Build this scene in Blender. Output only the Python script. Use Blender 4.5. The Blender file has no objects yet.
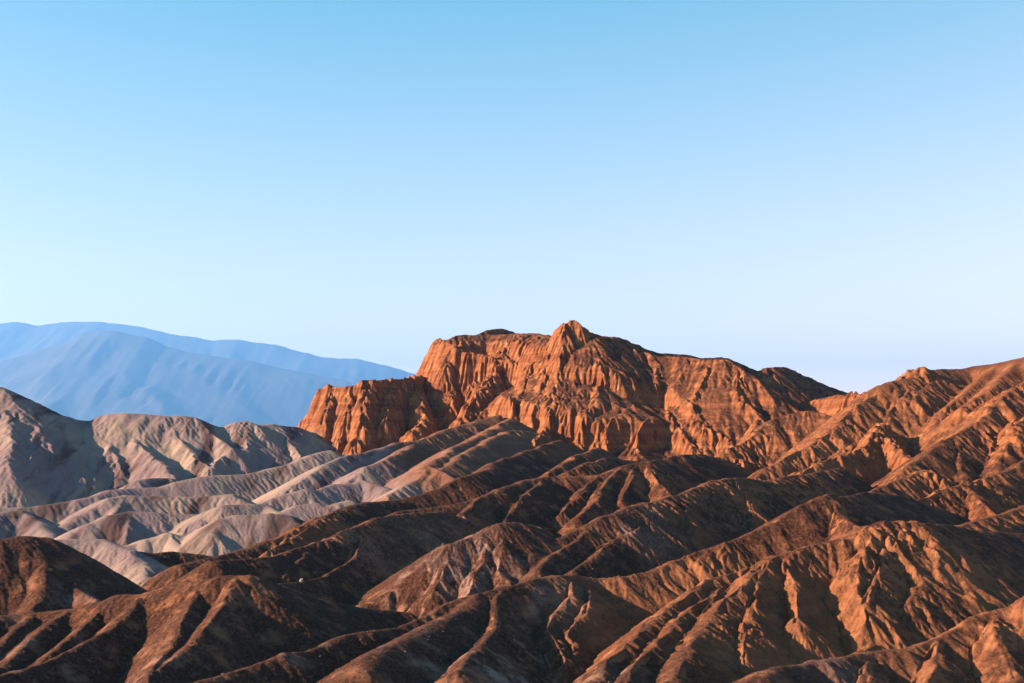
import math, random, os
import numpy as np

# ------------------------------------------------------------------ survey
# Every crest of the badlands is surveyed as (column, row, distance in metres):
# the column and row of a level 40-degree view give its bearing and elevation,
# the distance puts it at its true place.  All of it becomes metres at once.
F, CX, HZ = 1407.0, 512.0, 450.0
def W(p):
    px, py, Y = p
    return ((px-CX)/F*Y, Y, -(py-HZ)/F*Y)

# ridge: (group, profile, rounding, [(px,py,Y)...])
# groups: 0 brown foreground hills, 1 pale badlands, 2 red cliffs, 3 right mountain, 4 left background hills
R = []
def r(name, grp, prof, w, pts, noise=1.0):
    R.append(dict(name=name, g=grp, prof=prof, w=w, p=[tuple(map(float, q)) for q in pts], n=noise))

# ---- main crests
r('A', 0, 'hill', 2.6, [(-60,622,264),(14,614,278),(37,612,279),(68,609,280),(98,601,280),(117,595,280),(141,594,280),(176,584,280),(200,581,279),(223,576,279),(251,575,280),(264,580,282),(282,586,285),(309,596,290),(333,601,295),(370,608,302),(412,612,308)])
r('B', 0, 'hill', 1.2, [(150,700,196),(200,682,205),(253,667,215),(288,652,222),(311,651,226),(341,635,235),(372,630,240),(400,627,246),(430,613,255),(453,602,262),(478,595,268),(509,587,275),(533,580,282),(552,576,288),(572,575,292),(600,579,295),(630,576,298),(655,571,301),(690,557,307),(717,546,313),(746,534,319),(768,523,324),(797,506,330),(815,501,334),(830,499,338),(865,492,362),(894,495,382),(930,505,400),(960,515,412)])
r('C', 0, 'hill', 1.4, [(906,521,306),(890,523,304),(876,527,302),(860,531,301),(841,539,299),(820,542,298),(806,546,296),(783,553,292),(768,560,288),(760,570,282),(744,583,273),(725,597,265),(709,622,252),(694,640,240),(684,660,228),(672,683,216),(655,705,205)])
r('Cr', 0, 'hill', 1.4, [(906,521,306),(923,523,316),(944,524,330),(973,530,347),(1024,533,365),(1090,535,380)])
r('D', 0, 'hill', 1.2, [(906,521,306),(905,545,298),(916,570,290),(924,582,285),(910,600,277),(897,617,270),(880,638,262),(857,655,254),(830,665,247),(800,672,241)])
r('E', 3, 'hill', 1.6, [(957,526,362),(975,521,370),(996,516,380),(1024,506,395),(1080,490,420)])
r('F', 0, 'hill', 1.6, [(700,720,185),(744,683,198),(756,673,202),(776,667,207),(800,665,212),(824,661,216),(863,654,222),(912,648,228),(941,638,232),(969,626,236),(1000,612,239),(1024,604,241),(1080,585,246),(1150,560,252)])
r('K', 0, 'hill', 1.4, [(215,561,325),(256,558,335),(274,556,342),(306,546,356),(341,531,374),(358,526,384),(375,518,394),(408,513,412),(443,511,428),(461,518,434),(482,531,440)])
r('M', 0, 'hill', 2.4, [(372,603,314),(395,591,318),(424,575,323),(432,562,326),(452,544,331),(467,539,334),(483,532,337),(502,523,341),(516,522,345),(545,529,365)])
r('N', 0, 'hill', 3.0, [(-60,556,322),(0,539,327),(18,536,330),(44,537,334),(59,547,340),(82,571,350),(108,596,358)])
r('H', 0, 'hill', 1.6, [(527,562,330),(530,552,335),(555,538,344),(582,527,351),(600,517,357),(629,507,367),(649,504,377),(682,494,398),(709,482,418),(727,478,430),(748,478,444),(766,481,456),(782,477,466),(800,474,476),(825,470,492),(840,468,505)])
r('L', 0, 'hill', 2.0, [(180,565,365),(223,555,380),(256,546,392),(285,535,405),(315,520,420),(340,508,435),(366,502,450),(395,500,462),(420,503,466)])
r('J', 0, 'hill', 1.8, [(400,511,446),(420,509,452),(449,505,460),(478,498,470),(498,489,480),(525,480,500),(545,477,510),(576,476,516),(600,474,520),(620,466,526),(645,461,532),(664,459,548),(678,455,558),(698,454,572),(715,457,584),(737,464,598),(750,478,606)])
r('O', 1, 'hill', 3.0, [(30,541,388),(70,539,391),(100,539,393),(129,550,385),(146,566,374),(153,590,358)])
r('P', 0, 'hill', 1.4, [(129,550,392),(152,553,398),(170,551,402),(190,553,406),(223,558,410),(256,560,414)])
r('Q1', 1, 'pale', 3.0, [(90,550,430),(129,545,438),(146,539,442),(167,533,446),(187,537,446),(205,535,450),(234,543,445)])
r('Q2', 1, 'pale', 2.6, [(-20,545,440),(20,540,448),(55,540,452),(88,524,462),(111,515,470),(132,511,478),(155,512,480),(176,514,482),(211,515,488)])
r('Q2b', 1, 'pale', 2.6, [(212,532,440),(223,519,450),(235,515,454),(251,515,456),(270,513,458),(286,515,458),(296,523,452)])
r('Q2c', 1, 'pale', 2.6, [(200,520,470),(223,505,480),(249,504,486),(262,504,490),(280,513,478),(298,505,486),(317,503,490),(325,507,488),(337,503,492),(348,500,496)])
r('Q2d', 1, 'pale', 3.0, [(-40,530,480),(0,512,505),(20,510,510),(40,522,500),(52,540,480)])
r('Q3', 1, 'pale', 2.6, [(66,524,505),(90,509,520),(109,498,530),(125,495,536),(148,496,540),(200,497,548),(233,494,552),(250,503,545)])
r('Q3r', 1, 'pale', 2.2, [(262,503,515),(286,494,525),(305,489,532),(317,490,535),(333,484,545),(352,484,550),(362,480,555),(385,488,545)])
r('Q4', 1, 'pale', 2.4, [(-40,520,545),(0,508,555),(30,507,562),(59,503,570),(94,496,580),(109,490,590),(133,488,600),(160,487,606),(176,482,612),(200,477,620),(221,475,628),(247,474,636),(270,468,648),(288,464,655),(310,455,668),(328,450,680)])
r('Q4b', 1, 'pale', 1.2, [(127,489,640),(137,480,648),(150,478,655),(172,478,665)])
r('Q5', 1, 'pale', 1.8, [(285,492,570),(309,474,590),(325,464,605),(341,457,620),(362,453,640),(395,443,680),(416,441,700),(439,432,730),(459,425,755),(484,419,775),(507,413,790)])
r('Q6', 1, 'pale', 1.6, [(350,480,582),(364,467,595),(385,459,612),(400,453,630),(414,444,665)])
r('Q7', 1, 'pale', 1.6, [(385,495,520),(400,488,530),(418,479,545),(429,465,560),(443,457,580),(459,445,620),(482,435,670),(498,426,720),(510,418,760)])
r('Q8', 1, 'pale', 1.6, [(420,490,535),(439,472,550),(455,461,570),(468,451,600),(484,443,630),(494,437,660),(515,430,700),(530,432,730)])
r('Q9', 0, 'hill', 1.6, [(380,503,500),(400,499,505),(420,494,512),(439,488,520),(459,477,530),(478,472,540),(492,465,555),(509,457,580),(527,451,610),(545,444,640),(560,440,680)])
r('Q10', 0, 'hill', 1.2, [(548,472,560),(562,464,580),(580,454,610),(596,447,650),(606,452,690)])
r('Q11', 0, 'hill', 1.2, [(560,476,545),(585,463,560),(605,458,590),(625,460,630),(640,462,680)])
r('S', 4, 'pale', 4.0, [(-140,436,750),(-70,416,758),(-25,396,764),(0,387,768),(10,398,769),(20,405,770),(50,413,773),(78,420,776),(90,421,777),(110,414,778),(125,413,779),(145,414,781),(165,416,783),(185,416,785),(193,417,786),(205,423,788),(220,427,791),(227,427,792),(238,422,794),(245,421,796),(256,425,800),(270,424,806),(285,426,814),(297,427,824)])
# ---- red cliffs
r('V', 2, 'cliff1', 1.0, [(299,426,860),(304,418,860),(313,411,858),(318,397,856),(322,388,855),(329,385,855),(340,387,850),(355,386,846),(363,380,846),(375,380,850),(400,379,865),(415,377,885),(428,376,905)])
r('T', 2, 'cap', 1.2, [(459,335,922),(466,334,925),(478,335,930),(500,334,930),(530,333,905),(545,335,885),(553,338,870)])
r('TE', 2, 'cliff2', .8, [(446,341,902),(452,344,896),(462,351,892),(480,354,887),(498,359,880),(515,362,870)])
r('Tp', 2, 'cliff2', 0.8, [(553,338,868),(557,330,860),(562,325,853),(572,320,845),(580,324,843),(592,333,845)])
r('T2', 2, 'red', 1.4, [(592,333,845),(620,343,850),(640,350,849),(660,356,845),(685,357,836),(705,359,827),(725,359,819),(745,370,808),(760,380,799)])
r('U1', 2, 'red', 1.4, [(470,340,950),(478,334,955),(486,330,962),(500,328,978),(512,332,992),(530,340,1010)])
r('U2', 2, 'red', 1.6, [(590,334,880),(600,336,886),(618,337,896),(640,346,912),(660,353,922),(685,354,934),(700,358,942),(720,357,952),(728,358,958),(745,366,972),(762,373,988),(780,384,1004)])
r('U3', 2, 'red', 1.6, [(755,374,960),(766,367,968),(785,367,990),(800,374,1012),(830,387,1050),(850,394,1075),(880,400,1100)])
r('Wb', 2, 'crag', 1.0, [(755,400,830),(777,402,812),(792,403,806),(806,402,802),(820,399,798),(837,394,790),(847,396,775),(862,393,755)])
r('X', 2, 'red', 1.0, [(727,449,715),(744,443,724),(760,431,736),(770,421,744),(781,415,750),(800,411,752),(815,411,750),(831,415,742)])
r('LC', 2, 'cliff3', .8, [(583,405,800),(600,404,797),(622,412,790),(642,418,785),(655,420,782),(672,426,780),(690,432,778),(710,436,775),(728,440,770),(745,444,762)])
# ---- right mountain
r('RM', 3, 'steep', 2.0, [(862,397,640),(871,392,640),(880,386,640),(893,381,645),(906,379,650),(915,377,655),(928,371,665),(938,369,670),(960,369,680),(975,366,680),(990,364,675),(1010,360,665),(1024,357,655),(1070,345,640),(1140,335,640)])
r('RMk', 3, 'crag', 1.6, [(907,372,657),(917,367,658),(928,371,660)])
r('RM1', 3, 'spur', 1.8, [(890,382,645),(871,397,630),(857,405,620),(836,428,600),(815,443,585),(790,455,572),(765,468,560),(752,478,552)])
r('RM2', 3, 'spur', 2.0, [(965,369,680),(940,390,660),(914,409,640),(898,421,625),(870,437,605),(845,450,588),(815,466,565),(790,477,545)])
r('RM3', 3, 'crag', 1.0, [(885,423,598),(878,426,590),(866,445,572),(850,455,560),(835,456,552),(815,464,540),(800,473,528)])
r('RM3b', 3, 'crag', 1.0, [(878,426,590),(895,445,572),(912,460,556)])
r('RM4', 3, 'red', 1.4, [(1060,370,620),(1024,381,600),(1005,395,585),(990,413,568),(967,428,550),(951,436,540),(933,448,525),(918,460,512),(905,470,500)])
r('RM5', 3, 'red', 1.4, [(850,497,455),(870,492,466),(883,486,476),(910,477,488),(929,470,498),(941,475,495),(949,489,485)])
r('RM6', 3, 'red', 1.2, [(905,502,435),(927,497,442),(945,489,452),(968,485,462),(988,477,475),(1006,471,485),(1024,460,500),(1070,440,525)])
r('RM8', 3, 'red', 1.2, [(1060,400,590),(1035,412,565),(1015,425,548),(1004,445,532),(1000,462,516)])
# ---- spurs (they are moved clear of their parent slope where they would drown)
r('A1', 0, 'spur', 1.0, [(141,594,279),(137,605,273),(117,628,262),(78,648,250),(45,663,240),(0,675,229),(-40,690,220)])
r('A2', 0, 'spur', 1.4, [(68,609,279),(39,628,268),(18,652,254),(0,667,245),(-30,683,235)])
r('A3', 0, 'spur', .7, [(241,577,279),(237,582,277),(225,601,268),(210,622,257),(200,636,250),(180,655,241),(160,672,233),(145,690,225)])
r('A4', 0, 'spur', .6, [(208,581,279),(196,597,271),(182,632,253),(172,648,246),(150,680,232)])
r('A5', 0, 'spur', 1.2, [(30,613,278),(10,630,268),(-10,655,253)])
r('A6', 0, 'spur', 1.0, [(105,600,279),(92,620,270),(70,640,260),(48,655,250)])
r('B1', 0, 'spur', 3.0, [(478,595,268),(461,610,256),(430,627,239),(397,643,225),(373,655,215),(362,670,208)])
r('B2', 0, 'spur', 1.0, [(505,588,274),(497,608,262),(500,628,248),(487,643,235),(470,656,222),(458,670,212)])
r('B3', 0, 'spur', .7, [(586,578,294),(586,593,284),(582,616,270),(572,636,259),(576,652,250),(570,663,244)])
r('B4', 0, 'spur', .7, [(568,576,291),(566,593,280),(556,617,267),(551,628,261),(562,648,250),(568,660,243)])
r('C1', 0, 'spur', 1.2, [(768,560,290),(737,572,287),(705,580,280),(668,609,262),(639,636,245),(610,660,230),(590,683,218),(570,705,208)])
r('C1b', 0, 'spur', .8, [(720,588,275),(690,610,260),(660,640,241),(636,665,226),(620,683,217)])
r('C2', 0, 'spur', .8, [(770,560,287),(752,600,268),(748,616,258),(745,642,246),(746,668,236)])
r('C3', 0, 'spur', .7, [(783,553,292),(790,575,281),(800,591,274),(794,623,260)])
r('C4', 0, 'spur', .7, [(870,529,301),(862,553,290),(859,571,282),(865,597,273),(866,620,265)])
r('C6', 0, 'spur', .7, [(885,524,303),(880,550,293),(878,575,284),(872,600,276)])
r('D2', 0, 'spur', .8, [(924,582,285),(945,588,297),(965,594,307)])
r('F1', 0, 'spur', .9, [(1000,612,239),(1000,635,230),(1008,660,221),(1012,683,213)])
r('F2', 0, 'spur', .9, [(945,637,232),(940,655,224),(930,683,212)])
r('F3', 0, 'spur', .9, [(875,652,224),(868,668,217),(866,690,208)])
r('G1', 0, 'spur', 1.0, [(828,500,337),(835,512,331),(848,522,322),(862,529,312),(866,530,303)])
r('H1', 0, 'spur', .9, [(734,478,432),(738,487,424),(745,497,416),(753,512,406),(747,530,394)])
r('H2', 0, 'spur', 1.0, [(655,504,380),(638,528,362),(612,540,348),(573,570,322)])
r('H3', 0, 'spur', .8, [(600,517,357),(575,540,343),(548,556,329),(535,572,318)])
r('H4', 0, 'spur', .8, [(690,490,410),(686,510,396),(690,530,382)])
r('I1', 0, 'spur', 1.0, [(645,461,532),(657,478,516),(668,490,503)])
r('I2', 0, 'spur', .8, [(620,466,526),(606,485,505),(590,505,480),(575,518,465)])
r('I3', 0, 'spur', .8, [(600,474,520),(580,494,497),(562,512,477)])
r('I4', 0, 'spur', .8, [(635,463,530),(630,482,510),(622,500,492)])
r('J1', 0, 'spur', .9, [(545,477,510),(537,486,498),(521,496,484),(511,511,466),(505,522,452)])
r('J2', 0, 'spur', .9, [(480,497,469),(470,507,455),(462,514,445)])
r('K1', 0, 'spur', .7, [(358,526,384),(360,545,368),(355,559,356),(341,566,346),(325,577,333),(300,582,322),(278,583,316)])
r('K2', 0, 'spur', .8, [(325,538,366),(300,560,347),(285,575,333)])
r('L1', 0, 'spur', .8, [(330,513,428),(295,538,400),(270,550,385)])
r('M1', 0, 'spur', .7, [(460,541,332),(447,565,322),(436,590,312)])
r('M2', 0, 'spur', .7, [(486,531,337),(487,560,326),(477,574,318),(469,595,309)])
r('M3', 0, 'spur', 1.0, [(505,523,342),(505,545,333),(500,570,322),(515,588,312)])
r('N1', 0, 'spur', 1.4, [(35,537,332),(46,565,320),(45,590,309),(35,608,301)])
r('N2', 0, 'spur', 1.4, [(55,545,338),(64,570,325),(78,588,315),(97,600,307)])
r('Q1a', 1, 'spur', 1.4, [(167,533,446),(180,545,436),(186,555,428)])
r('Q2e', 1, 'spur', 1.4, [(132,511,478),(128,525,466),(124,540,454)])
r('Q3a', 1, 'spur', 1.4, [(125,495,536),(118,508,522),(112,515,512)])
r('Q7a', 1, 'spur', 1.0, [(429,465,560),(440,470,552),(452,478,540)])
r('S1', 4, 'spur', 2.2, [(112,414,785),(135,440,752),(160,462,722),(178,480,700)])
r('S2', 4, 'spur', 2.2, [(150,414,790),(180,440,758),(208,468,725)])
r('S3', 4, 'spur', 1.4, [(62,425,782),(64,443,755),(55,461,730),(38,467,712),(20,485,685),(0,498,665)])
r('S4', 4, 'spur', 2.6, [(80,420,785),(92,445,752),(95,470,722),(90,490,700)])
r('S5', 4, 'spur', 2.0, [(0,388,768),(8,415,740),(12,440,708),(5,465,680)])
r('S6', 4, 'spur', 1.4, [(245,421,800),(247,436,778),(247,447,762),(221,457,742),(212,466,728)])
r('S7', 4, 'spur', 2.0, [(272,424,812),(290,442,786),(300,455,768)])
r('S8', 4, 'spur', 2.0, [(193,417,795),(215,436,770),(232,448,752)])
r('S9', 4, 'spur', 2.0, [(28,407,771),(35,432,742),(30,455,712)])
r('S10', 4, 'spur', 2.2, [(40,411,772),(58,436,748),(74,462,724),(84,486,704)])
r('S11', 4, 'spur', 2.2, [(14,401,769),(38,428,744),(52,452,722),(58,478,702)])
r('S12', 4, 'spur', 2.0, [(92,421,777),(112,446,752),(120,470,730),(118,486,716)])
r('V1', 2, 'rib', .6, [(332,387,853),(328,408,836),(322,436,820)])
r('V2', 2, 'rib', .6, [(350,388,847),(347,412,828),(338,448,808)])
r('V3', 2, 'rib', .6, [(368,384,846),(363,402,828),(362,425,812),(352,452,796)])
r('V4', 2, 'rib', .6, [(395,380,862),(388,400,842),(385,420,822)])
r('V5', 2, 'rib', .6, [(412,378,878),(420,400,852),(425,420,832),(410,432,812)])
r('Ta', 2, 'rib', .8, [(440,337,925),(447,362,900),(450,385,878),(452,400,860)])
r('Tb', 2, 'rib', .8, [(512,334,922),(501,353,888),(489,378,858),(476,398,832),(463,416,812)])
r('Tc', 2, 'rib', .8, [(535,334,900),(530,365,858),(520,392,830),(508,414,805)])
r('Td', 2, 'rib', .8, [(565,323,843),(558,365,822),(552,400,803),(545,425,788),(535,446,772)])
r('Te', 2, 'rib', .8, [(590,333,850),(600,370,822),(600,398,802),(590,408,782),(580,425,768),(572,452,750)])
r('Tf', 2, 'rib', .8, [(628,384,822),(634,400,806),(622,414,786),(608,430,768),(604,460,745)])
r('Tg', 2, 'rib', .8, [(638,402,806),(655,418,788),(638,432,770),(634,456,748)])
r('Th', 2, 'rib', .8, [(660,356,845),(656,383,820),(665,405,802),(680,430,782),(700,452,758)])
r('Ti', 2, 'rib', .8, [(712,359,823),(702,383,808),(690,400,796),(705,425,782),(728,440,768),(742,460,748)])
r('Tj', 2, 'rib', .8, [(740,367,810),(735,388,798),(745,402,788),(762,418,778),(752,440,764)])
r('Tk', 2, 'rib', .8, [(544,335,886),(545,352,862),(543,378,842),(538,402,818),(528,425,795)])
r('Tl', 2, 'rib', .8, [(600,396,802),(616,400,798),(626,405,790)])
r('RMa', 3, 'spur', 1.2, [(915,377,655),(905,395,636),(890,410,620)])
r('RMb', 3, 'spur', 1.0, [(940,369,670),(925,388,650),(912,400,636)])
r('RMc', 3, 'spur', 1.2, [(893,381,645),(893,400,628),(890,420,612)])
r('RMd', 3, 'spur', 1.4, [(1000,362,670),(975,385,645),(950,405,622),(935,425,600)])
r('RMe', 3, 'spur', 1.4, [(1024,357,655),(1005,375,635),(985,392,615),(965,408,596)])
r('RM4a', 3, 'spur', .8, [(955,434,541),(957,455,524),(963,476,505)])
r('RM6a', 3, 'spur', .8, [(968,485,462),(975,495,448),(985,505,436)])

# profile: slope near the crest and below it, (depth below crest, run) pairs
PROF = {
 'hill':   [(0.66, 9e9)],
 'steep':  [(0.62, 4.0), (0.86, 9e9)],
 'cap':    [(0.42, 6.0), (1.8, 8.0), (2.6, 45.0), (0.6, 9e9)],
 'pale':   [(0.55, 9e9)],
 'spur':   [(0.78, 9e9)],
 'rib':    [(0.9, 4.0), (1.9, 22.0), (0.8, 9e9)],
 'red':    [(0.7, 9e9)],
 'crag':   [(1.0, 4.0), (1.2, 9e9)],
 'cliff1': [(0.5, 0.8), (2.6, 36.0), (0.6, 9e9)],
 'cliff3': [(0.5, 0.5), (2.3, 21.0), (0.6, 9e9)],
 'flute':  [(1.3, 2.0), (2.3, 24.0), (1.2, 9e9)],
 'cliff2': [(0.7, .8), (1.8, 10.0), (2.7, 44.0), (0.6, 9e9)],
}
def drop(prof, d, w):
    """height lost at distance d from a crest rounded with radius w"""
    segs = PROF[prof]
    de = np.sqrt(d*d + w*w) - w
    out = np.zeros_like(de); d0 = 0.0; z0 = 0.0
    for k, (s, dz) in enumerate(segs):
        run = dz/s if dz < 1e8 else 1e9
        out = out + s*np.clip(de-d0, 0, run)
        d0 += run
    return out

def segs_of(rg):
    P = [W(q) for q in rg['p']]
    return list(zip(P[:-1], P[1:]))

def tent(rg, x, y, segs=None):
    h = np.full(np.shape(x), -1e3)
    for a, b in (segs or segs_of(rg)):
        dx, dy = b[0]-a[0], b[1]-a[1]
        L2 = dx*dx+dy*dy+1e-9
        t = np.clip(((x-a[0])*dx+(y-a[1])*dy)/L2, 0, 1)
        d = np.hypot(x-a[0]-t*dx, y-a[1]-t*dy)
        h = np.maximum(h, a[2]+t*(b[2]-a[2]) - drop(rg['prof'], d, rg['w']))
    return h

def add_flutes():
    """buttresses between the gullies of the cliffs, irregular in spacing, reach and height"""
    rs = random.Random(12)
    for rg in list(R):
        if rg['prof'] not in ('cliff1', 'cliff2', 'cliff3') and rg['name'] not in ('Ta', 'Tb', 'Tc', 'Tk', 'Td', 'Te'): continue
        P = [W(q) for q in rg['p']]
        L = [0.0]
        for a, b in zip(P[:-1], P[1:]): L.append(L[-1]+math.hypot(b[0]-a[0], b[1]-a[1]))
        rib = rg['prof'] == 'rib'
        s = rs.uniform(2, 6); total = 21 if rg['prof'] == 'cliff3' else (40 if not rib else 14)
        while s < L[-1]:
            k = max(i for i in range(len(L)-1) if L[i] <= s)
            t = (s-L[k])/(L[k+1]-L[k]+1e-9); a, b = P[k], P[k+1]
            x, y, z = (a[i]+(b[i]-a[i])*t for i in range(3))
            dx, dy = b[0]-a[0], b[1]-a[1]; l = math.hypot(dx, dy)+1e-9
            nx, ny = (dy/l, -dx/l)
            if ny > 0: nx, ny = -nx, -ny
            if rib: nx, ny = -abs(nx), ny*.3
            ang = rs.uniform(-.5, .5); c, q = math.cos(ang), math.sin(ang)
            nx, ny = nx*c-ny*q, nx*q+ny*c
            drop_ = total*rs.uniform(.5, 1.05); sl = rs.uniform(1.15, 1.7); z0 = z-rs.uniform(-.6, 3)
            pts = []
            for d in (0, .35, .7, 1.0):
                r_ = d*drop_/sl; e = rs.uniform(-.8, .8)*d
                X_, Y_, Z_ = x+nx*r_+e, y+ny*r_, z0-sl*r_
                pts.append((X_*F/Y_+CX, HZ-Z_*F/Y_, Y_))
            R.append(dict(name='flute', g=2, prof='flute', w=rs.uniform(.3, .8), p=pts, n=.3))
            s += rs.uniform(4.5, 12)

def settle(verbose=False):
    """slide drowned spur points along their bearing until they stand clear of the slope"""
    for i, rg in enumerate(R):
        if rg['prof'] not in ('spur', 'rib') and rg['name'] not in ('RM2',): continue
        margin = 0.5 if rg['prof'] == 'spur' else 1.2
        for k in range(1, len(rg['p'])):
            px, py, Y = rg['p'][k]; Y0 = Y
            for it in range(60):
                x, y, z = W((px, py, Y))
                H = max(float(tent(o, np.array(x), np.array(y))) for j, o in enumerate(R) if j < i)
                if z >= H + margin*min(1, k/1.5): break
                Y *= 0.996
            if it: rg['p'][k] = (px, py, Y)
            if verbose and it > 12: print('moved', rg['name'], k, Y0, '->', round(Y, 1))

    add_flutes()
    for rg in R:
        if rg['prof'] == 'spur':             # a spur runs out into the valley floor
            a, b = W(rg['p'][-2]), W(rg['p'][-1])
            l = math.hypot(b[0]-a[0], b[1]-a[1])+1e-9
            e = (b[0]+(b[0]-a[0])/l*14, b[1]+(b[1]-a[1])/l*14, b[2]-12)
            rg['p'].append((e[0]*F/e[1]+CX, HZ-e[2]*F/e[1], e[1]))

# ------------------------------------------------------------------ noise
rng = np.random.RandomState(7)
TAB = rng.rand(256, 256).astype(np.float32)
def vnoise(x, y, seed=0):
    x = x+seed*17.3; y = y-seed*9.7
    xi = np.floor(x); yi = np.floor(y)
    fx = (x-xi).astype(np.float32); fy = (y-yi).astype(np.float32)
    fx = fx*fx*fx*(fx*(fx*6-15)+10); fy = fy*fy*fy*(fy*(fy*6-15)+10)
    i0 = xi.astype(np.int32) & 255; j0 = yi.astype(np.int32) & 255
    i1 = (i0+1) & 255; j1 = (j0+1) & 255
    a = TAB[i0, j0]; b = TAB[i1, j0]; c = TAB[i0, j1]; d = TAB[i1, j1]
    return (a+(b-a)*fx+(c-a)*fy+(a-b-c+d)*fx*fy)*2-1
def fbm(x, y, scale, octv=4, seed=0, gain=0.5, ridged=False):
    s = 0.0; amp = 1.0; tot = 0.0
    fx = x/scale; fy = y/scale
    for o in range(octv):
        n = vnoise(fx, fy, seed+o*3)
        if ridged: n = 1-2*np.abs(n)
        s = s+amp*n; tot += amp
        amp *= gain
        fx, fy = 1.62*fx+1.21*fy, -1.21*fx+1.62*fy
    return s/tot
def sstep(a, b, v):
    t = np.clip((v-a)/(b-a), 0, 1); return t*t*(3-2*t)

def gullies(x, y, gx, gy, lam, seed):
    """stripes that run down the slope (gx, gy): height in -1..1 and its gradient"""
    px = x/lam+seed*13.7; py = y/lam+seed*5.1
    ix = np.floor(px); iy = np.floor(py)
    fx = (px-ix).astype(np.float32); fy = (py-iy).astype(np.float32)
    ix = ix.astype(np.int32); iy = iy.astype(np.int32)
    L = np.sqrt(gx*gx+gy*gy)+1e-6
    tx = -gy/L; ty = gx/L                     # along the contour
    h = np.zeros_like(fx); s = np.zeros_like(fx); wt = np.zeros_like(fx)
    for i in range(-1, 2):
        for j in range(-1, 2):
            a = (ix+i) & 255; b = (iy+j) & 255
            ox = TAB[a, b]; oy = TAB[b, (a+91) & 255]
            qx = fx-i-ox; qy = fy-j-oy
            w = np.exp(-(qx*qx+qy*qy)*2.2)
            ph = (qx*tx+qy*ty)*6.2832
            h += np.cos(ph)*w; s += np.sin(ph)*w; wt += w
    m = 1/np.maximum(wt, 1e-5)
    h *= m; s *= m
    h = .35*h+.65*(2*np.sqrt(np.clip((1+h)*.5, 0, 1))-1)     # rounded ribs, sharp rills
    return h, -s*6.2832/lam*tx, -s*6.2832/lam*ty

# ------------------------------------------------------------------ terrain grid
Q = 1.0            # mesh density (1 = full)
def refine(pts, z_amp, rs):
    """break the straight survey legs with small irregular bends"""
    out = [pts[0]]
    for a, b in zip(pts[:-1], pts[1:]):
        L = math.hypot(b[0]-a[0], b[1]-a[1]); n = max(1, int(L/6.0))
        nx, ny = -(b[1]-a[1])/(L+1e-6), (b[0]-a[0])/(L+1e-6)
        for k in range(1, n+1):
            t = k/n
            e = 0.0 if k == n else (rs.rand()*2-1)*z_amp*min(1, L/25)
            out.append((a[0]+(b[0]-a[0])*t+nx*e*1.6, a[1]+(b[1]-a[1])*t+ny*e*1.6, a[2]+(b[2]-a[2])*t+e*0.3))
    return out

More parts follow.
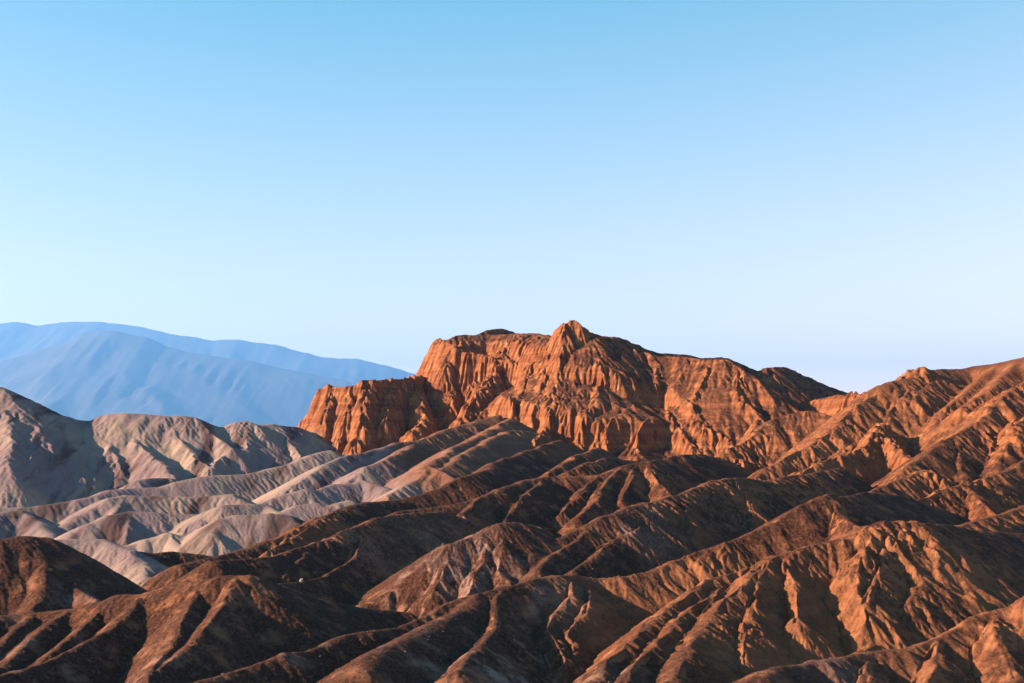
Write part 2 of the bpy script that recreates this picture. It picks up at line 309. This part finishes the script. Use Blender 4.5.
def terrain():
    settle()
    nu = int(1250*Q); nv = int(2300*Q)
    # finer columns where the photograph looks, coarser to the sides
    k = np.linspace(-1, 1, nu)
    u = 0.40*k+0.17*k**5
    Ys = [112.0]
    def step(Y):
        if Y < 200: return 0.0045
        if Y < 700: return 0.00118
        if Y < 905: return 0.00072
        return 0.0016
    while Ys[-1] < 1330: Ys.append(Ys[-1]*(1+step(Ys[-1])/Q))
    Ys = np.array(Ys); nv = len(Ys)
    X = np.outer(Ys, u); Y = np.repeat(Ys[:, None], len(u), 1)
    # low ground between the hills
    base = np.interp(Ys, [100, 200, 300, 450, 600, 800, 950, 1330], [-62, -50, -47, -44, -34, -26, -30, -70])[:, None]
    base = base+3*fbm(X, Y, 90, 3, 5)+np.clip(X-150, 0, 400)*0.05
    H = base.astype(np.float64).copy()
    G = np.zeros(H.shape, np.int8); K = np.zeros(H.shape, np.int8)
    wx = X+1.3*fbm(X, Y, 22, 3, 11); wy = Y+1.3*fbm(X, Y, 22, 3, 12)
    rs = np.random.RandomState(3)
    kinds = {'steep': 0, 'cap': 3, 'flute': 3, 'cliff3': 3, 'hill': 0, 'pale': 0, 'spur': 0, 'rib': 3, 'red': 1, 'crag': 2, 'cliff1': 3, 'cliff2': 3}
    for rg in R:
        P = refine([W(q) for q in rg['p']], 0.45 if rg['prof'] in ('spur', 'rib') else 2.4 if rg['prof'][:5] == 'cliff' else .8, rs)
        for a, b in zip(P[:-1], P[1:]):
            zr = max(a[2], b[2])+75
            s = {'hill': .66, 'steep': .8, 'cap': 1.0, 'pale': .55, 'spur': .78, 'rib': 1.1, 'red': .7, 'crag': 1.1, 'cliff1': 1.0, 'cliff2': 1.0, 'cliff3': .9, 'flute': 1.2}[rg['prof']]
            reach = min(zr/s, 160)+4
            if rg['prof'] == 'flute': reach = 34
            y0, y1 = min(a[1], b[1])-reach, max(a[1], b[1])+reach
            i0, i1 = np.searchsorted(Ys, [y0, y1])
            if i1 <= i0: continue
            ym = max(y0, 112.0)
            x0, x1 = min(a[0], b[0])-reach, max(a[0], b[0])+reach
            ul = min(x0/ym, x0/max(y1, 1)); uh = max(x1/ym, x1/max(y1, 1))
            j0, j1 = np.searchsorted(u, [ul, uh])
            if j1 <= j0: continue
            sl = (slice(i0, i1), slice(j0, j1))
            x = wx[sl]; y = wy[sl]
            dx, dy = b[0]-a[0], b[1]-a[1]
            t = np.clip(((x-a[0])*dx+(y-a[1])*dy)/(dx*dx+dy*dy+1e-9), 0, 1)
            d = np.hypot(x-a[0]-t*dx, y-a[1]-t*dy)
            h = a[2]+t*(b[2]-a[2])-drop(rg['prof'], d, rg['w'])
            m = h > H[sl]
            H[sl] = np.where(m, h, H[sl])
            G[sl] = np.where(m, rg['g']+1, G[sl])
            K[sl] = np.where(m, kinds[rg['prof']], K[sl])
    # the low ground takes the group of its surroundings
    g0 = np.where(X < -0.10*Y, np.where(Y > 430, np.where(Y > 690, 4, 1), 0), np.where((Y > 690) & (X < 180), 2, np.where(X > 110, 3, 0)))
    G = np.where(G == 0, g0, G-1).astype(np.int8)
    red = (G == 2).astype(np.float32); crag = (K >= 2).astype(np.float32); cliff = (K == 3).astype(np.float32)
    pale = ((G == 1) | (G == 4)).astype(np.float32)
    def blur(A, n):
        for _ in range(n):
            A[1:-1] = A[:-2]*.25+A[1:-1]*.5+A[2:]*.25
            A[:, 1:-1] = A[:, :-2]*.25+A[:, 1:-1]*.5+A[:, 2:]*.25
        return A
    H = blur(H, 2)
    nb = max(3, int(14*Q))
    redS = blur(red.copy(), nb); cragS = blur(crag.copy(), max(2, nb//3)); paleS = blur(pale.copy(), nb)*(1-.85*sstep(-.125, -.05, X/Y+.05*fbm(X, Y, 30, 3, 97)))
    # harder beds stand out as cliff bands with benches between them
    ht = (H+13*fbm(X, Y, 55, 4, 91)+.13*X-6)/23.0; fr = ht-np.floor(ht)
    band = redS*sstep(54, 42, H)*sstep(-.055, -.02, X/Y)*sstep(.21, .15, X/Y)*sstep(-.25, .25, fbm(X, Y, 45, 3, 92)+.5*sstep(.06, .03, X/Y))
    H = H+band*23*.52*(sstep(.42, .78, fr)-fr)
    cragS = np.maximum(cragS, (band*sstep(.38, .5, fr)*sstep(.84, .72, fr)*.8).astype(np.float32))
    out = np.zeros_like(redS)                  # where bare rock breaks through the slopes
    for px, py, Yd, rad, a in [(908, 548, 300, 11, 1), (890, 540, 300, 9, .7), (850, 530, 316, 12, .9), (826, 508, 333, 9, .9), (800, 525, 326, 12, .5), (878, 438, 583, 24, 1), (838, 464, 550, 18, .9),
                               (905, 452, 566, 16, .8), (965, 482, 468, 18, .9), (1000, 635, 235, 10, .8), (1020, 610, 240, 9, .8), (795, 600, 274, 8, .6), (742, 500, 412, 13, .9), (655, 500, 385, 9, .5),
                               (700, 560, 306, 10, .4), (925, 472, 495, 15, .8), (1008, 432, 545, 18, .9), (917, 372, 658, 8, 1), (985, 400, 590, 20, .6), (940, 400, 630, 22, .5),
                               (862, 580, 283, 8, .6), (748, 630, 252, 8, .6), (700, 640, 240, 7, .4), (520, 610, 268, 7, .4),
                               (560, 615, 270, 15, .35), (620, 620, 268, 15, .4), (720, 640, 248, 12, .4), (800, 600, 275, 16, .4), (850, 590, 283, 14, .4), (660, 520, 375, 14, .4)]:
        xx, yy, zz_ = W((px, py, Yd))
        q = ((X-xx)**2+(Y-yy)**2)/rad**2
        out = np.maximum(out, a*np.exp(-q)*sstep(-.5, .3, fbm(X, Y, 8, 3, 83)))
    cragO = out.astype(np.float32)
    def grad(A):
        Au = np.gradient(A, u, axis=1); AY = np.gradient(A, Ys, axis=0)
        gX = Au/Y
        return gX, AY-gX*u[None, :]
    gx, gy = grad(H)
    gx = gx.astype(np.float32); gy = gy.astype(np.float32)
    x32 = X.astype(np.float32); y32 = Y.astype(np.float32)
    E = np.zeros(H.shape, np.float32)
    x32 = x32+(0.9*fbm(X, Y, 7, 3, 61)).astype(np.float32); y32 = y32+(0.9*fbm(X, Y, 7, 3, 62)).astype(np.float32)
    ex = np.zeros_like(E); ey = np.zeros_like(E)
    ql = np.hypot(gx, gy)
    mtn = blur((G == 3).astype(np.float32), nb)
    rough = 1.0-0.55*paleS+0.10*redS
    smooth = sstep(-.25, .35, fbm(X, Y, 75, 3, 95)+.55*sstep(40, -60, X)-.1)*(1-redS)*(1-paleS)*(1-.8*mtn)
    rough = (rough+.5*blur((G == 4).astype(np.float32), nb))*(1-.62*smooth)
    octs = [(24, .030), (11, .050), (5.6, .070), (2.9, .11), (1.5, .125), (0.8, .12)]
    CH = 120
    for n, (lam, am) in enumerate(octs):
        A = lam*am*rough
        A = A*(1+(cragS+cragO)*(1.3 if 2 < lam < 20 else 0.4)+redS*(.45 if 4 < lam < 15 else -.35 if lam < 2 else 0)+mtn*.25)
        A = A*np.clip(0.85+1.5*fbm(X, Y, 30, 2, 30+n), .15, 2).astype(np.float32)
        if lam < 1.2: A = A*(Y < 620)
        if lam < 2: A = A*sstep(1100, 700, Y)
        for i in range(0, E.shape[0], CH):
            s = slice(i, i+CH)
            fb = 1.1-.7*redS[s]
            dx_ = gx[s]+fb*ex[s]; dy_ = gy[s]+fb*ey[s]
            h, hx, hy = gullies(x32[s], y32[s], dx_, dy_, lam, n+1)
            sl_ = np.sqrt(gx[s]**2+gy[s]**2)
            gate = sstep(0.12, 0.6, sl_)*np.minimum(1.0+0.55*np.maximum(sl_-0.7, 0), 2.0)
            a = (A[s]*gate).astype(np.float32)
            E[s] += a*(h-0.35)
            ex[s] += a*hx; ey[s] += a*hy
    H = H+E
    cragS = np.maximum(cragS, cragO*.9)
    # rough weathered rock, and ledges in the cliffs
    H = H+(0.22*redS+0.17)*fbm(X, Y, 4.0, 4, 41)*(1-0.75*paleS)+cragO*1.6*(fbm(X, Y, 7.0, 4, 47, ridged=True)+.2)+sstep(650, 450, Y)*(1-.6*paleS)*.13*fbm(X, Y, 1.5, 4, 48)+cragS*0.6*fbm(X, Y, 8.0, 4, 43, ridged=True)*sstep(.4, 1.0, ql)
    zz = H+0.06*X+1.5*fbm(X, Y, 60, 2, 50)
    H = H+redS*sstep(.5, 1.1, ql)*(0.06*np.sin(zz*6.2832/4.3)+0.05*np.sin(zz*6.2832/1.9+1.3))
    wide = blur(redS.copy(), nb*4)
    return X, Y, H, u, Ys, G, redS, cragS, paleS, smooth, wide, grad(H)

# ------------------------------------------------------------------ blender
import bpy
C = bpy.context.scene.collection
scene = bpy.context.scene

def nodes_of(name):
    m = bpy.data.materials.new(name); m.use_nodes = True
    nt = m.node_tree; nt.nodes.clear()
    return m, nt
def add(nt, kind, inputs=None, **props):
    n = nt.nodes.new(kind)
    for k, v in props.items(): setattr(n, k, v)
    for k, v in (inputs or {}).items():
        if hasattr(v, 'outputs') or isinstance(v, bpy.types.NodeSocket):
            nt.links.new(v if isinstance(v, bpy.types.NodeSocket) else v.outputs[0], n.inputs[k])
        else: n.inputs[k].default_value = v
    return n
def mix(nt, fac, a, b, mode='MIX'):
    n = nt.nodes.new('ShaderNodeMix'); n.data_type = 'RGBA'; n.blend_type = mode
    for idx, v in ((0, fac), (6, a), (7, b)):
        if isinstance(v, bpy.types.NodeSocket): nt.links.new(v, n.inputs[idx])
        elif isinstance(v, (int, float)): n.inputs[idx].default_value = v
        else: n.inputs[idx].default_value = (*v, 1)
    return n.outputs[2]
def ramp(nt, v, a, b):
    n = add(nt, 'ShaderNodeMapRange', {0: v, 1: a, 2: b}, interpolation_type='SMOOTHSTEP')
    return n.outputs[0]
def math_(nt, op, a, b=0.0):
    n = nt.nodes.new('ShaderNodeMath'); n.operation = op
    for i, v in ((0, a), (1, b)):
        if isinstance(v, bpy.types.NodeSocket): nt.links.new(v, n.inputs[i])
        else: n.inputs[i].default_value = v
    return n.outputs[0]
def noise(nt, vec, scale, detail=4, rough=.55, dist=0.0):
    return add(nt, 'ShaderNodeTexNoise', {'Vector': vec, 'Scale': scale, 'Detail': detail, 'Roughness': rough, 'Distortion': dist}).outputs[0]

def rock_material():
    """Weathered badlands rock. The attribute 'rock' says which rock crops out:
    red = red cliff stone, green = pale mudstone, blue = dark gravel crust."""
    m, nt = nodes_of('badlands_rock')
    pos = add(nt, 'ShaderNodeNewGeometry').outputs['Position']
    at = add(nt, 'ShaderNodeAttribute', attribute_name='rock')
    sep = add(nt, 'ShaderNodeSeparateColor', {0: at.outputs['Color']})
    red, pale, crust = sep.outputs[0], sep.outputs[1], sep.outputs[2]
    bed = add(nt, 'ShaderNodeMapping', {'Vector': pos, 'Rotation': (0.10, -0.16, 0), 'Scale': (0.012, 0.012, 0.30)}).outputs[0]
    beds = noise(nt, bed, 1.0, 5, .6, .6)
    big = noise(nt, pos, 0.022, 4, .55)
    mid = noise(nt, pos, 0.16, 5, .6)
    fine = noise(nt, pos, 1.6, 5, .65)
    # brown hill rock: rusty soil below the dark crust
    brown = mix(nt, ramp(nt, big, .36, .64), (0.112, 0.038, 0.0175), (0.190, 0.072, 0.033))
    brown = mix(nt, ramp(nt, beds, .42, .62), brown, (0.215, 0.082, 0.036))
    # red cliffs
    redc = mix(nt, ramp(nt, beds, .30, .66), (0.145, 0.043, 0.018), (0.240, 0.085, 0.033))
    redc = mix(nt, ramp(nt, mid, .55, .80), redc, (0.290, 0.128, 0.062))
    streak = noise(nt, add(nt, 'ShaderNodeMapping', {'Vector': pos, 'Scale': (0.30, 0.30, 0.035)}).outputs[0], 1.0, 5, .65)
    redc = mix(nt, ramp(nt, streak, .54, .66), redc, (0.105, 0.034, 0.017))
    redc = mix(nt, ramp(nt, streak, .42, .32), redc, (0.330, 0.155, 0.082))
    # pale mudstone, banded grey, buff and mauve
    palec = mix(nt, ramp(nt, big, .34, .60), (0.265, 0.180, 0.145), (0.180, 0.119, 0.118))
    pb = add(nt, 'ShaderNodeMapping', {'Vector': pos, 'Rotation': (0.0, 0.9, 0.5), 'Scale': (0.075, 0.012, 0.012)}).outputs[0]
    pbn = noise(nt, pb, 1.0, 4, .6, .5)
    palec = mix(nt, ramp(nt, pbn, .50, .64), palec, (0.085, 0.045, 0.040))
    palec = mix(nt, ramp(nt, pbn, .46, .34), palec, (0.240, 0.172, 0.128))
    col = mix(nt, red, brown, redc)
    col = mix(nt, pale, col, palec)
    # dark varnished gravel crust with pale stones
    cr = math_(nt, 'MULTIPLY', crust, ramp(nt, mid, .30, .52))
    crustc = mix(nt, ramp(nt, fine, .38, .66), (0.032, 0.0115, 0.0063), (0.084, 0.029, 0.0145))
    col = mix(nt, cr, col, crustc)
    vor = add(nt, 'ShaderNodeTexVoronoi', {'Vector': pos, 'Scale': 1.5})
    st = math_(nt, 'MULTIPLY', ramp(nt, vor.outputs['Distance'], .17, .10), ramp(nt, mid, .50, .60))
    stc = mix(nt, ramp(nt, fine, .45, .6), (0.05, 0.028, 0.02), (0.28, 0.18, 0.125))
    st = math_(nt, 'MULTIPLY', st, math_(nt, 'SUBTRACT', 1.0, pale))
    col = mix(nt, math_(nt, 'MULTIPLY', st, .6), col, stc)
    col = mix(nt, ramp(nt, fine, .25, .75), mix(nt, 1.0, col, (.80, .79, .78), 'MULTIPLY'), mix(nt, 1.0, col, (1.12, 1.12, 1.13), 'MULTIPLY'))
    b1 = add(nt, 'ShaderNodeBump', {'Height': noise(nt, pos, 0.9, 6, .62), 'Distance': 0.55, 'Strength': math_(nt, 'SUBTRACT', 0.85, math_(nt, 'MULTIPLY', pale, .6))})
    b2 = add(nt, 'ShaderNodeBump', {'Height': st, 'Distance': 0.16, 'Strength': 0.7, 'Normal': b1.outputs[0]})
    bs = add(nt, 'ShaderNodeBsdfPrincipled', {'Base Color': col, 'Roughness': .95, 'Normal': b2.outputs[0]})
    bs.inputs['Specular IOR Level'].default_value = .15
    out = add(nt, 'ShaderNodeOutputMaterial', {'Surface': bs})
    return m

def simple_rock(name, c1, c2, sc, bump=0.0, bd=1.0):
    m, nt = nodes_of(name)
    pos = add(nt, 'ShaderNodeNewGeometry').outputs['Position']
    n = noise(nt, pos, sc, 6, .6)
    col = mix(nt, ramp(nt, n, .35, .65), c1, c2)
    bs = add(nt, 'ShaderNodeBsdfPrincipled', {'Base Color': col, 'Roughness': .95})
    if bump:
        b = add(nt, 'ShaderNodeBump', {'Height': n, 'Distance': bd, 'Strength': bump})
        nt.links.new(b.outputs[0], bs.inputs['Normal'])
    add(nt, 'ShaderNodeOutputMaterial', {'Surface': bs})
    return m

def mesh_from(name, verts, faces, mat, normals=None, attr=None, smooth=True):
    me = bpy.data.meshes.new(name)
    nV, nF = len(verts), len(faces); k = faces.shape[1]
    me.vertices.add(nV); me.vertices.foreach_set('co', verts.astype(np.float32).ravel())
    me.loops.add(nF*k); me.loops.foreach_set('vertex_index', faces.astype(np.int32).ravel())
    me.polygons.add(nF)
    me.polygons.foreach_set('loop_start', np.arange(0, nF*k, k, dtype=np.int32))
    me.polygons.foreach_set('use_smooth', np.full(nF, smooth))
    me.update(calc_edges=True)
    if attr is not None:
        a = me.color_attributes.new('rock', 'FLOAT_COLOR', 'POINT')
        a.data.foreach_set('color', attr.astype(np.float32).ravel())
    if normals is not None: me.normals_split_custom_set_from_vertices(normals)
    me.materials.append(mat)
    o = bpy.data.objects.new(name, me); C.objects.link(o)
    return o
def setting(o, kind='structure'):
    o['kind'] = kind; return o

X, Y, H, U, YS, G, redS, cragS, paleS, smooth, wide, (gX, gY) = terrain()
nv, nu = H.shape
sl = np.hypot(gX, gY)
# which rock crops out: the dark crust lies on the gentler, smoother slopes
low = fbm(X, Y, 60, 4, 71)
paleW = paleS.copy()
# mudstone also shows low down in the gullies of the brown hills on the left and in the middle
paleW = np.clip(paleW+0.55*sstep(0.1, .9, low+0.5*sstep(.75, 1.1, sl))*sstep(120, -60, X)*sstep(560, 260, Y)*(1-redS), 0, 1)
for px, py, Yd, rad, a in [(450, 565, 327, 17, .8), (515, 575, 325, 13, .6), (488, 660, 223, 9, .9), (430, 660, 225, 10, .5), (395, 560, 370, 16, .25), (430, 530, 400, 16, .3),
                           (250, 600, 262, 10, .3), (30, 640, 258, 12, .35), (90, 603, 312, 9, .7), (345, 655, 228, 10, .5), (540, 620, 275, 9, .4), (640, 535, 360, 14, .5), (820, 660, 214, 9, .6), (600, 675, 224, 7, .5)]:
    xx, yy, zz_ = W((px, py, Yd))
    paleW = np.maximum(paleW, a*np.exp(-((X-xx)**2+(Y-yy)**2)/rad**2*(1+.8*fbm(X, Y, 7, 3, 81))))
rx = np.clip(redS*(0.35+0.65*sstep(.45, .95, sl+0.25*fbm(X, Y, 9, 3, 77))), 0, 1)
pink = sstep(-.3, .3, fbm(X, Y, 20, 3, 75))
rightW = sstep(60, 200, X)*(1-redS)
rx = np.maximum(rx, np.clip(rightW*sstep(.62, 1.0, sl+0.35*fbm(X, Y, 14, 3, 79))*0.9+rightW*.45, 0, 1))
rx = np.maximum(rx, cragS*0.85)
rx = np.maximum(rx, np.clip(wide*1.6, 0, .75)*(1-redS)*(.6+.4*pink))
crust = (1-sstep(.62, 1.02, sl+0.22*fbm(X, Y, 12, 4, 73)))*(1-0.93*paleS)*(1-0.8*cragS)*(1-.7*paleW)
crust = np.clip(crust*(0.55+0.45*sstep(-.4, .3, low))+.75*smooth*(1-.6*sstep(90, 200, X))*(1-sstep(.8, 1.2, sl)), 0, 1)*(1-.65*((G == 1) | (G == 4)))
crust = np.maximum(crust, redS*(1-sstep(.6, 1.0, sl+.2*fbm(X, Y, 8, 3, 89)))*(.55+.3*sstep(870, 900, Y)))
crust = np.clip(crust+redS*(1-cragS)*(1-sstep(.7, 1.1, sl+.3*fbm(X, Y, 9, 4, 88)))*.25, 0, 1)
A = np.stack([rx*(1-paleS), paleW, crust, np.ones_like(H)], -1).reshape(-1, 4)
V = np.stack([X, Y, H], -1).reshape(-1, 3)
N = np.stack([-gX, -gY, np.ones_like(H)], -1); N /= np.linalg.norm(N, axis=-1, keepdims=True)
N = N.reshape(-1, 3)
idx = np.arange(nv*nu).reshape(nv, nu)
quads = np.stack([idx[:-1, :-1], idx[:-1, 1:], idx[1:, 1:], idx[1:, :-1]], -1).reshape(-1, 4)
gq = G[:-1, :-1].reshape(-1)
rock = rock_material()
NAMES = ['brown_hills', 'pale_hills', 'red_cliffs', 'rust_mountain', 'grey_hills']
for g, nm in enumerate(NAMES):
    f = quads[gq == g]
    used = np.unique(f); remap = np.zeros(nv*nu, np.int32); remap[used] = np.arange(len(used))
    o = mesh_from(nm, V[used], remap[f], rock, N[used], A[used])
    setting(o)

def ground_at(x, y):
    """height of the built terrain under a point"""
    i = int(np.clip(np.searchsorted(YS, y)-1, 0, nv-2)); j = int(np.clip(np.searchsorted(U, x/y)-1, 0, nu-2))
    a = (y-YS[i])/(YS[i+1]-YS[i]); b = (x/y-U[j])/(U[j+1]-U[j])
    return float((H[i, j]*(1-b)+H[i, j+1]*b)*(1-a)+(H[i+1, j]*(1-b)+H[i+1, j+1]*b)*a)

# ------------------------------------------------------------------ the valley floor and the far ranges
def plain():
    n = 64; vs = [(0, 0, -74)]; fs = []
    R_ = [1500, 6000, 20000, 90000]
    for rr in R_:
        for k in range(n): vs.append((rr*math.cos(2*math.pi*k/n), rr*math.sin(2*math.pi*k/n), -74))
    vs = np.array(vs, float)
    me = bpy.data.meshes.new('desert_floor')
    F_ = [(0, 1+k, 1+(k+1) % n) for k in range(n)]
    for q in range(len(R_)-1):
        for k in range(n):
            F_.append((1+q*n+k, 1+(q+1)*n+k, 1+(q+1)*n+(k+1) % n, 1+q*n+(k+1) % n))
    me.from_pydata([tuple(v) for v in vs], [], F_); me.update()
    me.materials.append(simple_rock('desert_gravel', (.22, .15, .11), (.30, .22, .17), .004))
    o = bpy.data.objects.new('desert_floor', me); C.objects.link(o); setting(o)
plain()

def far_range(name, pts, Y0, seed, slope, depth, mat):
    """a mountain range: a crest line with spurs and gullies falling to the valley floor"""
    P = [((px-CX)/F*Y0, -(py-HZ)/F*Y0) for px, py in pts]
    xs = np.array([p[0] for p in P]); zs = np.array([p[1] for p in P])
    nx_, ny_ = 520, 150; k = Y0/30000
    x = np.linspace(xs[0], xs[-1], nx_); y = np.linspace(Y0-depth, Y0+depth*.7, ny_)
    XX, YY = np.meshgrid(x, y)
    crest = np.interp(XX, xs, zs)+fbm(XX, XX*0, 420*k, 4, seed+9)*38*k
    d = np.abs(YY-Y0-500*k*fbm(XX, YY, 4200*k, 3, seed+1))
    z = crest-slope*(np.sqrt(d*d+90**2)-90)*(1+.35*fbm(XX, YY*.4, 2600*k, 3, seed+2))
    z0 = z.copy()
    gx_ = np.gradient(z, x, axis=1).astype(np.float32); gy_ = np.gradient(z, y, axis=0).astype(np.float32)
    ex = np.zeros_like(gx_); ey = np.zeros_like(gx_)
    for n, (lam, am) in enumerate([(3400, .07), (1700, .07), (850, .07), (430, .06), (240, .05)]):
        lam = lam*k
        h, hx, hy = gullies(XX, YY, gx_+ex, gy_+ey, lam, seed+n)
        a = lam*am*RG*sstep(0, 900*k, d)
        z = z+a*(h-.4); ex += a*hx; ey += a*hy
    z = np.maximum(z, -90)
    Vv = np.stack([XX, YY, z], -1).reshape(-1, 3)
    ii = np.arange(nx_*ny_).reshape(ny_, nx_)
    q = np.stack([ii[:-1, :-1], ii[:-1, 1:], ii[1:, 1:], ii[1:, :-1]], -1).reshape(-1, 4)
    setting(mesh_from(name, Vv, q, mat))
RG = .3
mt = simple_rock('far_mountain_rock', (.035, .03, .028), (.055, .045, .04), .0006)
far_range('distant_mountains', [(-420, 352), (-300, 338), (-200, 330), (-100, 326), (0, 323), (12, 321.5), (24, 322), (38, 325), (56, 322), (70, 321), (84, 321.5), (100, 321), (111, 323), (126, 324), (149, 328), (158, 331), (170, 334), (193, 337.5), (214, 341.5), (225, 340), (240, 340), (256, 342), (275, 344), (290, 349), (320, 356), (335, 357), (355, 359), (385, 366), (405, 371), (420, 375), (480, 388), (560, 400), (640, 405), (760, 415), (900, 420), (1100, 425)], 62000, 3, .42, 13000, mt)
far_range('blue_mountains', [(-420, 402), (-200, 385), (-50, 372), (0, 362), (30, 352), (58, 344), (80, 335), (100, 331), (117, 330.5), (146, 337), (164, 346), (187, 352), (222, 357), (256, 362), (290, 369), (350, 382), (420, 397), (520, 412), (640, 425), (800, 436)], 47000, 13, .40, 10500, mt)

# ------------------------------------------------------------------ loose stones
def stone_mesh(name, rad, seed, squash=.7):
    import bmesh
    rs = random.Random(seed); bm = bmesh.new()
    bmesh.ops.create_icosphere(bm, subdivisions=2, radius=1)
    ax = (rad*rs.uniform(.8, 1.3), rad*rs.uniform(.7, 1.1), rad*squash*rs.uniform(.8, 1.2))
    pl = []
    for _ in range(7):
        v = [rs.gauss(0, 1) for _ in range(3)]; L = math.sqrt(sum(c*c for c in v)); pl.append(([c/L for c in v], rs.uniform(.62, .85)))
    for v in bm.verts:
        for nrm, dd in pl:                   # broken facets
            e = sum(a*b for a, b in zip(v.co, nrm))-dd
            if e > 0:
                for q in range(3): v.co[q] -= nrm[q]*e
        for q in range(3): v.co[q] *= ax[q]
    me = bpy.data.meshes.new(name); bm.to_mesh(me); bm.free()
    return me

def boulder(px, py, Yd, rad, label, mat, seed, sq=.8):
    x = (px-CX)/F*Yd
    me = stone_mesh('boulder', rad, seed, sq); me.materials.append(mat)
    o = bpy.data.objects.new('boulder', me); C.objects.link(o)
    o.location = (x, Yd, ground_at(x, Yd)+rad*sq*.35); o.rotation_euler = (0, 0, seed)
    o['label'] = label; o['category'] = 'boulder'
    return o
pale_stone = simple_rock('pale_stone', (.11, .08, .06), (.17, .13, .10), 2.0, .4, .1)
boulder(301.5, 579, 322.5, .55, 'white boulder at the low end of the brown spur left of centre', pale_stone, 1, 1.2)
boulder(443, 571, 331, .4, 'small pale rock standing on the left shoulder of the pinkish gullied mound in the middle', pale_stone, 4)

def stones():
    """gravel and stones scattered over the dark slopes"""
    rs = np.random.RandomState(5)
    protos = []
    for k in range(5):
        me = stone_mesh('tmp', 1.0, 20+k, .75)
        v = np.empty(len(me.vertices)*3, np.float32); me.vertices.foreach_get('co', v)
        f = np.array([list(p.vertices) for p in me.polygons])
        protos.append((v.reshape(-1, 3), f)); bpy.data.meshes.remove(me)
    vs, fs, off = [], [], 0
    n = 0; tries = 0
    while n < 5200 and tries < 90000:
        tries += 1
        Yd = 195+rs.rand()**1.6*330; uu = rs.uniform(-.42, .42); x = uu*Yd
        i = np.searchsorted(YS, Yd)-1; j = np.searchsorted(U, uu)-1
        dens = sstep(-.15, .35, float(fbm(np.array(x), np.array(Yd), 30, 3, 90)))
        if crust[i, j]*dens+.12*(1-paleS[i, j]) < rs.rand()*.9: continue
        s = .07+.22*rs.rand()**4
        v, f = protos[rs.randint(5)]
        a = rs.rand()*6.28; ca, sa = math.cos(a), math.sin(a)
        w = v*s*np.array([1, rs.uniform(.7, 1), rs.uniform(.6, 1)])
        w = np.stack([w[:, 0]*ca-w[:, 1]*sa+x, w[:, 0]*sa+w[:, 1]*ca+Yd, w[:, 2]+ground_at(x, Yd)+s*.15], -1)
        vs.append(w); fs.append(f+off); off += len(v); n += 1
    o = mesh_from('scattered_stones', np.concatenate(vs), np.concatenate(fs), simple_rock('slope_stone', (.04, .022, .015), (.13, .08, .055), .9), smooth=False)
    setting(o, 'stuff')
    o['label'] = 'loose stones scattered over the dark brown hillsides'; o['category'] = 'stones'
stones()

# ------------------------------------------------------------------ air
def haze():
    me = bpy.data.meshes.new('haze')
    a = 92000.0; z0, z1 = -92.0, 5850.0
    me.from_pydata([(-a, -a, z0), (a, -a, z0), (a, a, z0), (-a, a, z0), (-a, -a, z1), (a, -a, z1), (a, a, z1), (-a, a, z1)], [],
                   [(0, 3, 2, 1), (4, 5, 6, 7), (0, 1, 5, 4), (1, 2, 6, 5), (2, 3, 7, 6), (3, 0, 4, 7)])
    m, nt = nodes_of('thin_blue_air')
    v = add(nt, 'ShaderNodeVolumePrincipled', {'Color': (.17, .46, 1.0, 1), 'Density': HAZE_D, 'Anisotropy': .3})
    add(nt, 'ShaderNodeOutputMaterial', {'Volume': v})
    me.materials.append(m)
    o = bpy.data.objects.new('haze', me); C.objects.link(o); setting(o, 'stuff')
    o['label'] = 'thin blue haze that fades the far mountains'; o['category'] = 'haze'
HAZE_D = 1/54000
haze()

# ------------------------------------------------------------------ light
SUN_AZ, SUN_EL = math.radians(-102), math.radians(19)     # azimuth measured from the view direction, minus = left
sx, sy, sz = math.sin(SUN_AZ)*math.cos(SUN_EL), math.cos(SUN_AZ)*math.cos(SUN_EL), math.sin(SUN_EL)
from mathutils import Vector
sun = bpy.data.lights.new('sun', 'SUN'); sun.energy = 5.0; sun.angle = math.radians(.5); sun.color = (1, .76, .52)
so = bpy.data.objects.new('sun', sun); C.objects.link(so)
so.rotation_euler = Vector((sx, sy, sz)).to_track_quat('Z', 'Y').to_euler()
w = bpy.data.worlds.new('World'); scene.world = w; w.use_nodes = True
nt = w.node_tree; nt.nodes.clear()
sky = add(nt, 'ShaderNodeTexSky', sky_type='NISHITA', sun_disc=False, sun_elevation=SUN_EL, sun_rotation=SUN_AZ,
          altitude=1500, air_density=1.0, dust_density=0.0, ozone_density=3.0)
ssep = add(nt, 'ShaderNodeSeparateColor', {0: sky.outputs[0]})      # the film's response to the sky's colour
tint = add(nt, 'ShaderNodeCombineColor', {0: math_(nt, 'MAXIMUM', math_(nt, 'SUBTRACT', math_(nt, 'MULTIPLY', ssep.outputs[0], 3.32), 2.45), math_(nt, 'MULTIPLY', ssep.outputs[0], .45)),
           1: math_(nt, 'MULTIPLY', math_(nt, 'POWER', ssep.outputs[1], 1.15), 1.06), 2: math_(nt, 'MULTIPLY', ssep.outputs[2], .84)}).outputs[0]
bg = add(nt, 'ShaderNodeBackground', {'Color': tint, 'Strength': .055})
add(nt, 'ShaderNodeOutputWorld', {'Surface': bg})

cam = bpy.data.cameras.new('camera'); co = bpy.data.objects.new('camera', cam); C.objects.link(co)
cam.sensor_width = 36; cam.lens = F/1024*36
co.rotation_euler = (math.radians(90), 0, 0)
cam.shift_y = (HZ-341.5)/1024
cam.clip_start = .5; cam.clip_end = 250000
scene.camera = co
scene.view_settings.view_transform = 'Standard'; scene.view_settings.look = 'None'
scene.view_settings.exposure = 2.2; scene.view_settings.gamma = 1
scene.cycles.use_denoising = True
scene.cycles.volume_bounces = 1
scene.cycles.max_bounces = 6
